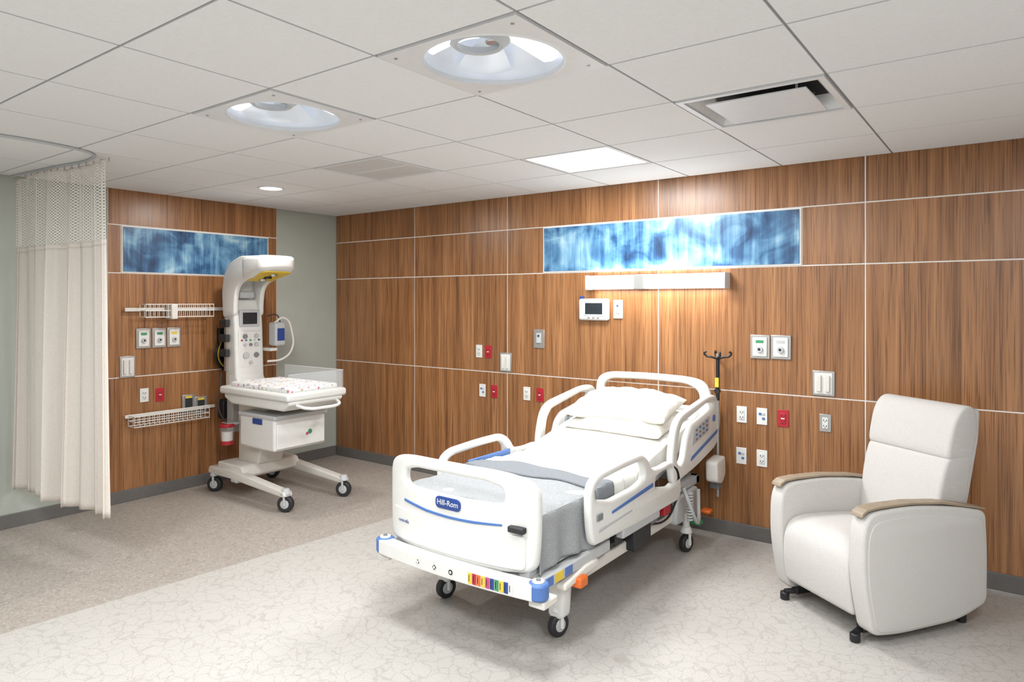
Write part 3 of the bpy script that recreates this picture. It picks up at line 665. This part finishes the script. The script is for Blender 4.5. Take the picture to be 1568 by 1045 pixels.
for x,nm in((4.465,'right'),(3.415,'left')):
    sgn=1 if nm=='right' else -1
    o=rounded([(-1.95,.455,.05),(-1.985,.60,.1),(-1.985,.78,.06),(-1.90,.835,.06),(-1.60,.850,.1),(-1.36,.850,.05),(-1.27,.80,.05),(-1.22,.725,.05),(-1.08,.715,.05),(-.93,.725,.06),(-.80,.66,.06),(-.76,.52,.06),(-.80,.44,.04),(-1.3,.44,.1)],.05)
    h=rounded([(-1.925,.70),(-1.93,.765),(-1.86,.79),(-1.60,.803,.1),(-1.39,.803),(-1.335,.765),(-1.32,.69),(-1.45,.665),(-1.75,.66)],.035)
    h2=rounded([(-1.18,.60),(-1.17,.665),(-1.05,.68),(-.94,.68),(-.87,.63),(-.86,.58),(-.95,.56)],.03)
    prism('foot_siderail_'+nm,[o,h,h2],'YZ',x,.05,g,'white',.02)
    xs=x+sgn*.026
    prism('foot_rail_stripe_'+nm,[rounded([(-1.75,.585),(-1.22,.62),(-1.22,.645),(-1.75,.60)],.008,2)],'YZ',xs,.006,g,'blue',.001)
    prism('foot_rail_panel_'+nm,[rounded([(-1.90,.52),(-1.5,.54),(-1.5,.55),(-1.90,.535)],.005,2)],'YZ',xs,.004,g,'lgrey',.001)
    box('foot_rail_latch_'+nm,(xs-.006,-1.92,.585),(xs+.008,-1.86,.62),g,'grey',.004)
    box('foot_rail_link_'+nm,(x-.02 if sgn<0 else x-.07,-1.6,.40),(x+.07 if sgn<0 else x+.02,-1.1,.47),g,'lgrey',.01)
    o=rounded([(-.90,.55,.06),(-.93,.72,.1),(-.87,.93,.08),(-.78,1.0,.08),(-.25,1.075,.1),(-.08,1.06,.08),(0-.02,.95,.08),(-.02,.80,.08),(-.10,.68,.08),(-.5,.60,.1)],.06)
    h=rounded([(-.84,.70),(-.80,.88),(-.74,.94),(-.30,1.02),(-.17,1.01),(-.20,.965),(-.58,.90),(-.66,.84),(-.72,.70),(-.78,.66)],.03)
    prism('head_siderail_'+nm,[o,h],'YZ',x,.05,g,'white',.02)
    prism('head_rail_stripe_'+nm,[rounded([(-.62,.66),(-.10,.78),(-.08,.81),(-.60,.69)],.01,2)],'YZ',xs,.006,g,'blue',.001)
    for sd in((1,) if nm=='right' else (-1,1)):
        xi=x+sd*.0265
        prism('control_panel_%s_%d'%(nm,sd),[rounded([(-.60,.76),(-.28,.82),(-.26,.93),(-.56,.87)],.02,3)],'YZ',xi,.004,g,'lgrey',.001)
        for a in range(4):
            for b2 in range(3):
                yy=-.53+.065*a;zz=.79+.012*a+.032*b2
                box('button_%s_%d_%d%d'%(nm,sd,a,b2),(xi-.004,yy,zz),(xi+.004,yy+.035,zz+.016),g,'blue' if (a+b2)%2 else 'grey',.001)
        cyl('rail_dial_%s_%d'%(nm,sd),(xi-.004,-.17,.90),(xi+.004,-.17,.90),.025,g,'blue')
box('blue_rail_pad',(3.445,-1.75,.60),(3.462,-1.30,.74),g,'blue',.008)
o=rounded([(3.50,.66,.05),(3.485,1.0,.1),(3.50,1.14,.08),(3.60,1.190,.08),(3.94,1.20,.2),(4.30,1.190,.1),(4.42,1.16,.08),(4.47,1.05,.08),(4.45,.66,.05)],.05)
h=rounded([(3.57,.97),(3.565,1.09),(3.63,1.135),(3.94,1.145,.1),(4.27,1.135),(4.37,1.09),(4.38,.97)],.05)
prism('headboard',[o,h],'XZ',-.14,.05,g,'white',.02)
for x in(3.70,4.22):box('headboard_post',(x-.03,-.17,.42),(x+.03,-.11,.75),g,'lgrey',.01)
for x,y in((4.35,-2.08),(3.56,-2.08),(4.42,-.52),(3.52,-.52)):
    caster(g,x,y,.062,.27,yaw=math.pi/2-.25,w=.04)
for x in(4.35,3.56):
    prism('caster_shroud',[rounded([(x-.045,.10),(x+.045,.10),(x+.06,.30),(x-.06,.30)],.03)],'XZ',-2.07,.09,g,'white',.02)

# IV pole
g=group('iv_pole')
cyl('pole',(4.49,-.085,.30),(4.49,-.085,1.37),.011,g,'steel')
cyl('telescopic_sleeve',(4.49,-.085,1.02),(4.49,-.085,1.34),.014,g,'black')
box('yellow_tag',(4.476,-.107,1.12),(4.504,-.099,1.19),g,'yellow')
cyl('height_knob',(4.49,-.11,1.09),(4.49,-.075,1.09),.02,g,'black')
for a in range(4):
    t=a*math.pi/2+.4;c_,s_=math.cos(t),math.sin(t)
    tube('hook_%d'%a,[(4.49,-.085,1.33),(4.49+.05*c_,-.085+.05*s_,1.345),(4.49+.085*c_,-.085+.06*s_,1.35),(4.49+.10*c_,-.085+.065*s_,1.375),(4.49+.085*c_,-.085+.055*s_,1.385)],.008,g,'black')
box('pole_socket',(4.44,-.12,.36),(4.51,-.06,.44),g,'grey',.008)

# ------------------------------------------------------------------ recliner
g=group('recliner_armchair',(5.63,-.745,0),math.radians(-35.8))
for sx in(-1,1):
    xc=sx*.305;nm='left' if sx<0 else 'right'
    o=rounded([(-.37,.062,.05),(-.43,.35,.15),(-.425,.60,.08),(-.38,.685,.07),(-.10,.70,.15),(.22,.665,.15),(.41,.625,.04),(.425,.40,.1),(.42,.13,.05),(.22,.06,.1),(-.2,.045,.1)],.05)
    prism('arm_panel_'+nm,[o],'YZ',xc,.105,g,'fabric',.018)
    cap=[(-.425,.664),(-.415,.684),(-.385,.702),(-.30,.711),(-.10,.713),(.12,.696),(.30,.664),(.425,.638),(.425,.628),(.30,.651),(.12,.684),(-.10,.701),(-.30,.698),(-.375,.690),(-.404,.674),(-.414,.660)]
    prism('arm_cap_'+nm,[rounded(cap,.005,3)],'YZ',xc,.074,g,'oak',.003)
    prism('arm_outer_panel_'+nm,[[(p[0]*.93,(p[1]-.38)*.90+.365) for p in o]],'YZ',xc+sx*.0515,.010,g,'fabric',.004)
so=rounded([(-.40,.12,.04),(-.425,.30,.1),(-.41,.44,.10),(-.33,.505,.10),(.0,.495,.1),(.28,.46,.05),(.28,.14,.05)],.06,8)
prism('seat_cushion',[so],'YZ',0,.505,g,'fabric',.02)
def backshape(p):
    x,y,z=p
    t=max(0,(z-.45)/.75)
    return (x*(.93+.08*t),y+.16*t,z)
lo_=rounded([(.16,.42,.05),(.13,.62,.1),(.125,.80,.10),(.145,.905,.03),(.24,.92,.05),(.33,.91,.05),(.34,.42,.05)],.05,8)
up_=rounded([(.147,.892,.025),(.132,.94,.06),(.14,1.11,.07),(.19,1.185,.05),(.28,1.18,.05),(.33,1.05,.1),(.33,.885,.05)],.05,8)
prism('back_cushion_lower',[lo_],'YZ',0,.56,g,'fabric',.020,bend=backshape,cuts=8,axis=1)
prism('headrest_cushion',[up_],'YZ',0,.56,g,'fabric',.020,bend=backshape,cuts=6,axis=1)
prism('back_shell',[rounded([(.23,.42),(.23,1.16),(.32,1.165),(.35,1.0),(.36,.42)],.03)],'YZ',0,.555,g,'fabric',.02,bend=backshape,cuts=8,axis=1)
box('rear_panel',(-.27,.30,.12),(.27,.40,.62),g,'fabric',.03)
boxes('glider_frame',[((-.27,-.34,.035),(-.22,.34,.07)),((.22,-.34,.035),(.27,.34,.07)),((-.27,-.02,.035),(.27,.04,.07)),((-.1,-.1,.05),(.1,.14,.14))],g,'black',.006)
for sx in(-1,1):
    for y in(-.39,.34):
        cyl('glide_foot',(sx*.265,y,0),(sx*.265,y,.045),.026,g,'black',bevel=.006)
        tube('foot_arm',[(sx*.245,y*.85,.05),(sx*.265,y,.045)],.016,g,'black',smooth=False)

# ------------------------------------------------------------------ infant warmer
g=group('infant_warmer')
YC=-1.36
def obox(n,lo,hi,mt,b=.01): return box(n,lo,hi,g,mt,b,3)
for y in(-1.645,-1.055):
    prism('base_leg',[rounded([(.24,.185),(.26,.235),(.60,.245),(1.40,.175),(1.42,.135),(1.38,.125),(.60,.165),(.26,.165)],.02)],'XZ',y,.085,g,'cream',.012)
prism('base_crossbeam',[rounded([(.34,.20),(.34,.285),(.72,.285),(.78,.20),(.72,.165),(.4,.165)],.03)],'XZ',YC+.01,.60,g,'cream',.015)
for x,y in((.31,-1.655),(.31,-1.045),(1.375,-1.645),(1.40,-1.055)):caster(g,x,y,.068,.17,yaw=.5,mt='lgrey',w=.050)
obox('brake_pedal',(.62,YC-.33,.14),(.72,YC-.22,.17),'lgrey')
prism('lower_column',[rounded([(.42,.27),(.42,.88),(.86,.88),(.80,.50),(.74,.27)],.03)],'XZ',YC,.26,g,'cream',.02)
obox('drawer_cabinet',(.67,YC-.27,.465),(1.19,YC+.27,.76),'white',.022)
obox('drawer_front',(1.188,YC-.25,.485),(1.205,YC+.25,.70),'white',.012)
obox('drawer_pull',(.88,YC-.279,.685),(1.02,YC-.268,.735),'navy',.006)
obox('drawer_lip',(.66,YC-.28,.74),(1.21,YC+.28,.775),'lgrey',.01)
obox('sticker',(1.2045,YC-.02,.56),(1.207,YC+.15,.63),'white',0)
cyl('sticker_green',(1.206,YC+.085,.60),(1.2085,YC+.085,.60),.022,g,'greenp');cyl('sticker_pink',(1.206,YC+.055,.585),(1.2086,YC+.055,.585),.014,g,'pink')
prism('bed_undertray',[rounded([(.50,.89),(.62,.84),(1.38,.84),(1.47,.90),(1.47,.935),(.50,.935)],.02)],'XZ',YC-.04,.56,g,'white',.02)
obox('bed_platform',(.46,-1.705,.925),(1.485,-1.085,.995),'white',.024)
obox('mattress_pad',(.56,-1.655,.99),(1.42,-1.135,1.035),'printsheet',.018)
for n,lo,hi in(('front',(1.455,-1.68,.99),(1.462,-1.11,1.15)),('near',(.60,-1.685,.99),(1.44,-1.678,1.10)),('far',(.60,-1.112,.99),(1.44,-1.105,1.15))):
    box('acrylic_panel_'+n,lo,hi,g,'acrylic',.002)
tube('acrylic_rim',[(1.458,-1.68,1.15),(1.458,-1.11,1.15),(.6,-1.108,1.15)],.004,g,'lgrey',smooth=False)
tube('push_handle',[(1.46,-1.60,.89),(1.54,-1.56,.87),(1.56,-1.40,.86),(1.54,-1.22,.87),(1.46,-1.18,.89)],.014,g,'white')
prism('column',[rounded([(.235,.85),(.215,1.5),(.205,1.78),(.33,1.78),(.39,1.62),(.40,1.5),(.42,1.04),(.50,.98),(.50,.85)],.03)],'XZ',YC,.30,g,'white',.025)
obox('rear_spine',(.14,YC-.08,.5),(.24,YC+.08,1.72),'lgrey',.015)
arch=rounded([(.205,1.60),(.185,1.85),(.22,2.02),(.32,2.13),(.48,2.185),(.72,2.18),(.86,2.12),(.86,2.05),(.72,1.99),(.58,1.96),(.48,1.93),(.42,1.86),(.40,1.72),(.40,1.62)],.05)
for y in(YC-.135,YC+.135):prism('arch_cheek',[arch],'XZ',y,.05,g,'white',.018)
shell=rounded([(.205,1.70),(.185,1.85),(.22,2.02),(.32,2.13),(.48,2.185),(.72,2.18),(.87,2.12),(.87,2.07),(.72,2.10),(.52,2.11),(.37,2.06),(.29,1.97),(.26,1.85),(.275,1.70)],.03)
prism('arch_shell',[shell],'XZ',YC,.29,g,'white',.006)
hd=rounded([(.50,YC-.165,.08),(.50,YC+.165,.08),(.90,YC+.185,.1),(.93,YC,.1),(.90,YC-.185,.1)],.06)
def hood(p):
    x,y,z=p
    if z<2.11: z=z-.10*(1-(x-.50)/.43)
    return (x,y,z)
prism('heater_hood',[hd],'XY',2.115,.13,g,'white',.04,bend=hood)
def tilt(p):
    x,y,z=p
    return (x,y,z-.10*(1-(x-.50)/.43))
prism('heater_recess',[rounded([(.54,YC-.14),(.54,YC+.14),(.87,YC+.15),(.87,YC-.15)],.06)],'XY',2.046,.012,g,'yellow',.003,bend=tilt,cuts=4)
for k in range(3):
    x=.61+.085*k;z=2.038-.10*(1-(x-.50)/.43)
    cyl('heater_lamp_%d'%k,(x,YC,z-.012),(x,YC,z+.004),.036,g,'dark' if k%2 else 'chrome')
obox('inner_speaker_block',(.26,YC-.08,1.79),(.37,YC+.08,1.86),'lgrey',.02)
obox('arch_back_panel',(.24,YC-.12,1.74),(.285,YC+.12,2.0),'cream',.01)
fx=.405
obox('display_bezel',(.375,YC-.105,1.52),(fx+.006,YC+.105,1.68),'lgrey',.01)
obox('display_screen',(fx+.003,YC-.075,1.545),(fx+.009,YC+.075,1.655),'screen',.002)
obox('control_panel',(.38,YC-.12,1.13),(fx+.012,YC+.12,1.48),'white',.012)
for k,(yy,zz,r) in enumerate(((-.06,1.43,.022),(.06,1.43,.022),(-.06,1.35,.014),(.0,1.35,.014),(.06,1.35,.02),(-.05,1.25,.03),(.06,1.25,.024),(0,1.18,.016))):
    cyl('control_knob_%d'%k,(fx+.012,YC+yy,zz),(fx+.03,YC+yy,zz),r,g,'lgrey' if k%3 else 'grey',bevel=.003)
for k in range(5):obox('indicator_%d'%k,(fx+.011,YC-.10+.045*k,1.385),(fx+.015,YC-.08+.045*k,1.40),('red','blue','greenp','lgrey','dark')[k],.001)
obox('side_dovetail_rail',(.25,YC-.17,1.1),(.29,YC-.15,1.6),'steel',.003)
obox('side_dovetail_rail_far',(.25,YC+.15,1.1),(.29,YC+.17,1.6),'steel',.003)
for k in range(3):obox('side_module_%d'%k,(.22,YC-.205,1.52-.14*k),(.34,YC-.165,1.59-.14*k),'dark',.006)
obox('resuscitator_box',(.42,YC+.19,1.33),(.54,YC+.31,1.56),'lgrey',.02)
obox('resuscitator_gauge',(.538,YC+.21,1.38),(.545,YC+.29,1.50),'navy',.01)
tube('breathing_hose',[(.5,YC+.20,1.55),(.52,YC+.30,1.60),(.55,YC+.37,1.45),(.55,YC+.36,1.28),(.52,YC+.28,1.20),(.45,YC+.16,1.18)],.011,g,'cream')
tube('monitor_cable',[(.45,YC+.16,1.62),(.48,YC+.24,1.63),(.5,YC+.27,1.56)],.006,g,'dark')
obox('shelf_arm',(.30,YC+.16,1.28),(.5,YC+.24,1.31),'cream',.006)
cyl('suction_canister',(.42,-1.60,.46),(.42,-1.60,.60),.055,g,'acrylic',r2=.065);cyl('suction_fluid_liner',(.42,-1.60,.47),(.42,-1.60,.56),.048,g,'cream')
cyl('canister_lid',(.42,-1.60,.60),(.42,-1.60,.635),.07,g,'red',bevel=.006);cyl('canister_base',(.42,-1.60,.44),(.42,-1.60,.475),.056,g,'red')
obox('canister_bracket',(.36,-1.62,.62),(.48,-1.48,.64),'lgrey',.004)
tube('canister_hose',[(.42,-1.60,.63),(.36,-1.64,.74),(.30,-1.60,.95),(.24,-1.55,1.1)],.007,g,'dark')

# ------------------------------------------------------------------ camera / world
w=bpy.data.worlds.new('world');scene.world=w;w.use_nodes=True;w.node_tree.nodes['Background'].inputs[0].default_value=(.8,.8,.8,1);w.node_tree.nodes['Background'].inputs[1].default_value=.3
cd=bpy.data.cameras.new('camera');cd.sensor_width=36;cd.lens=36*1045/1568;cd.shift_y=-60.5/1568;cd.clip_start=.05
co=bpy.data.objects.new('camera',cd);COL.objects.link(co);co.location=(6.287,-5.111,1.76);co.rotation_euler=(math.pi/2,0,math.radians(36.45));scene.camera=co
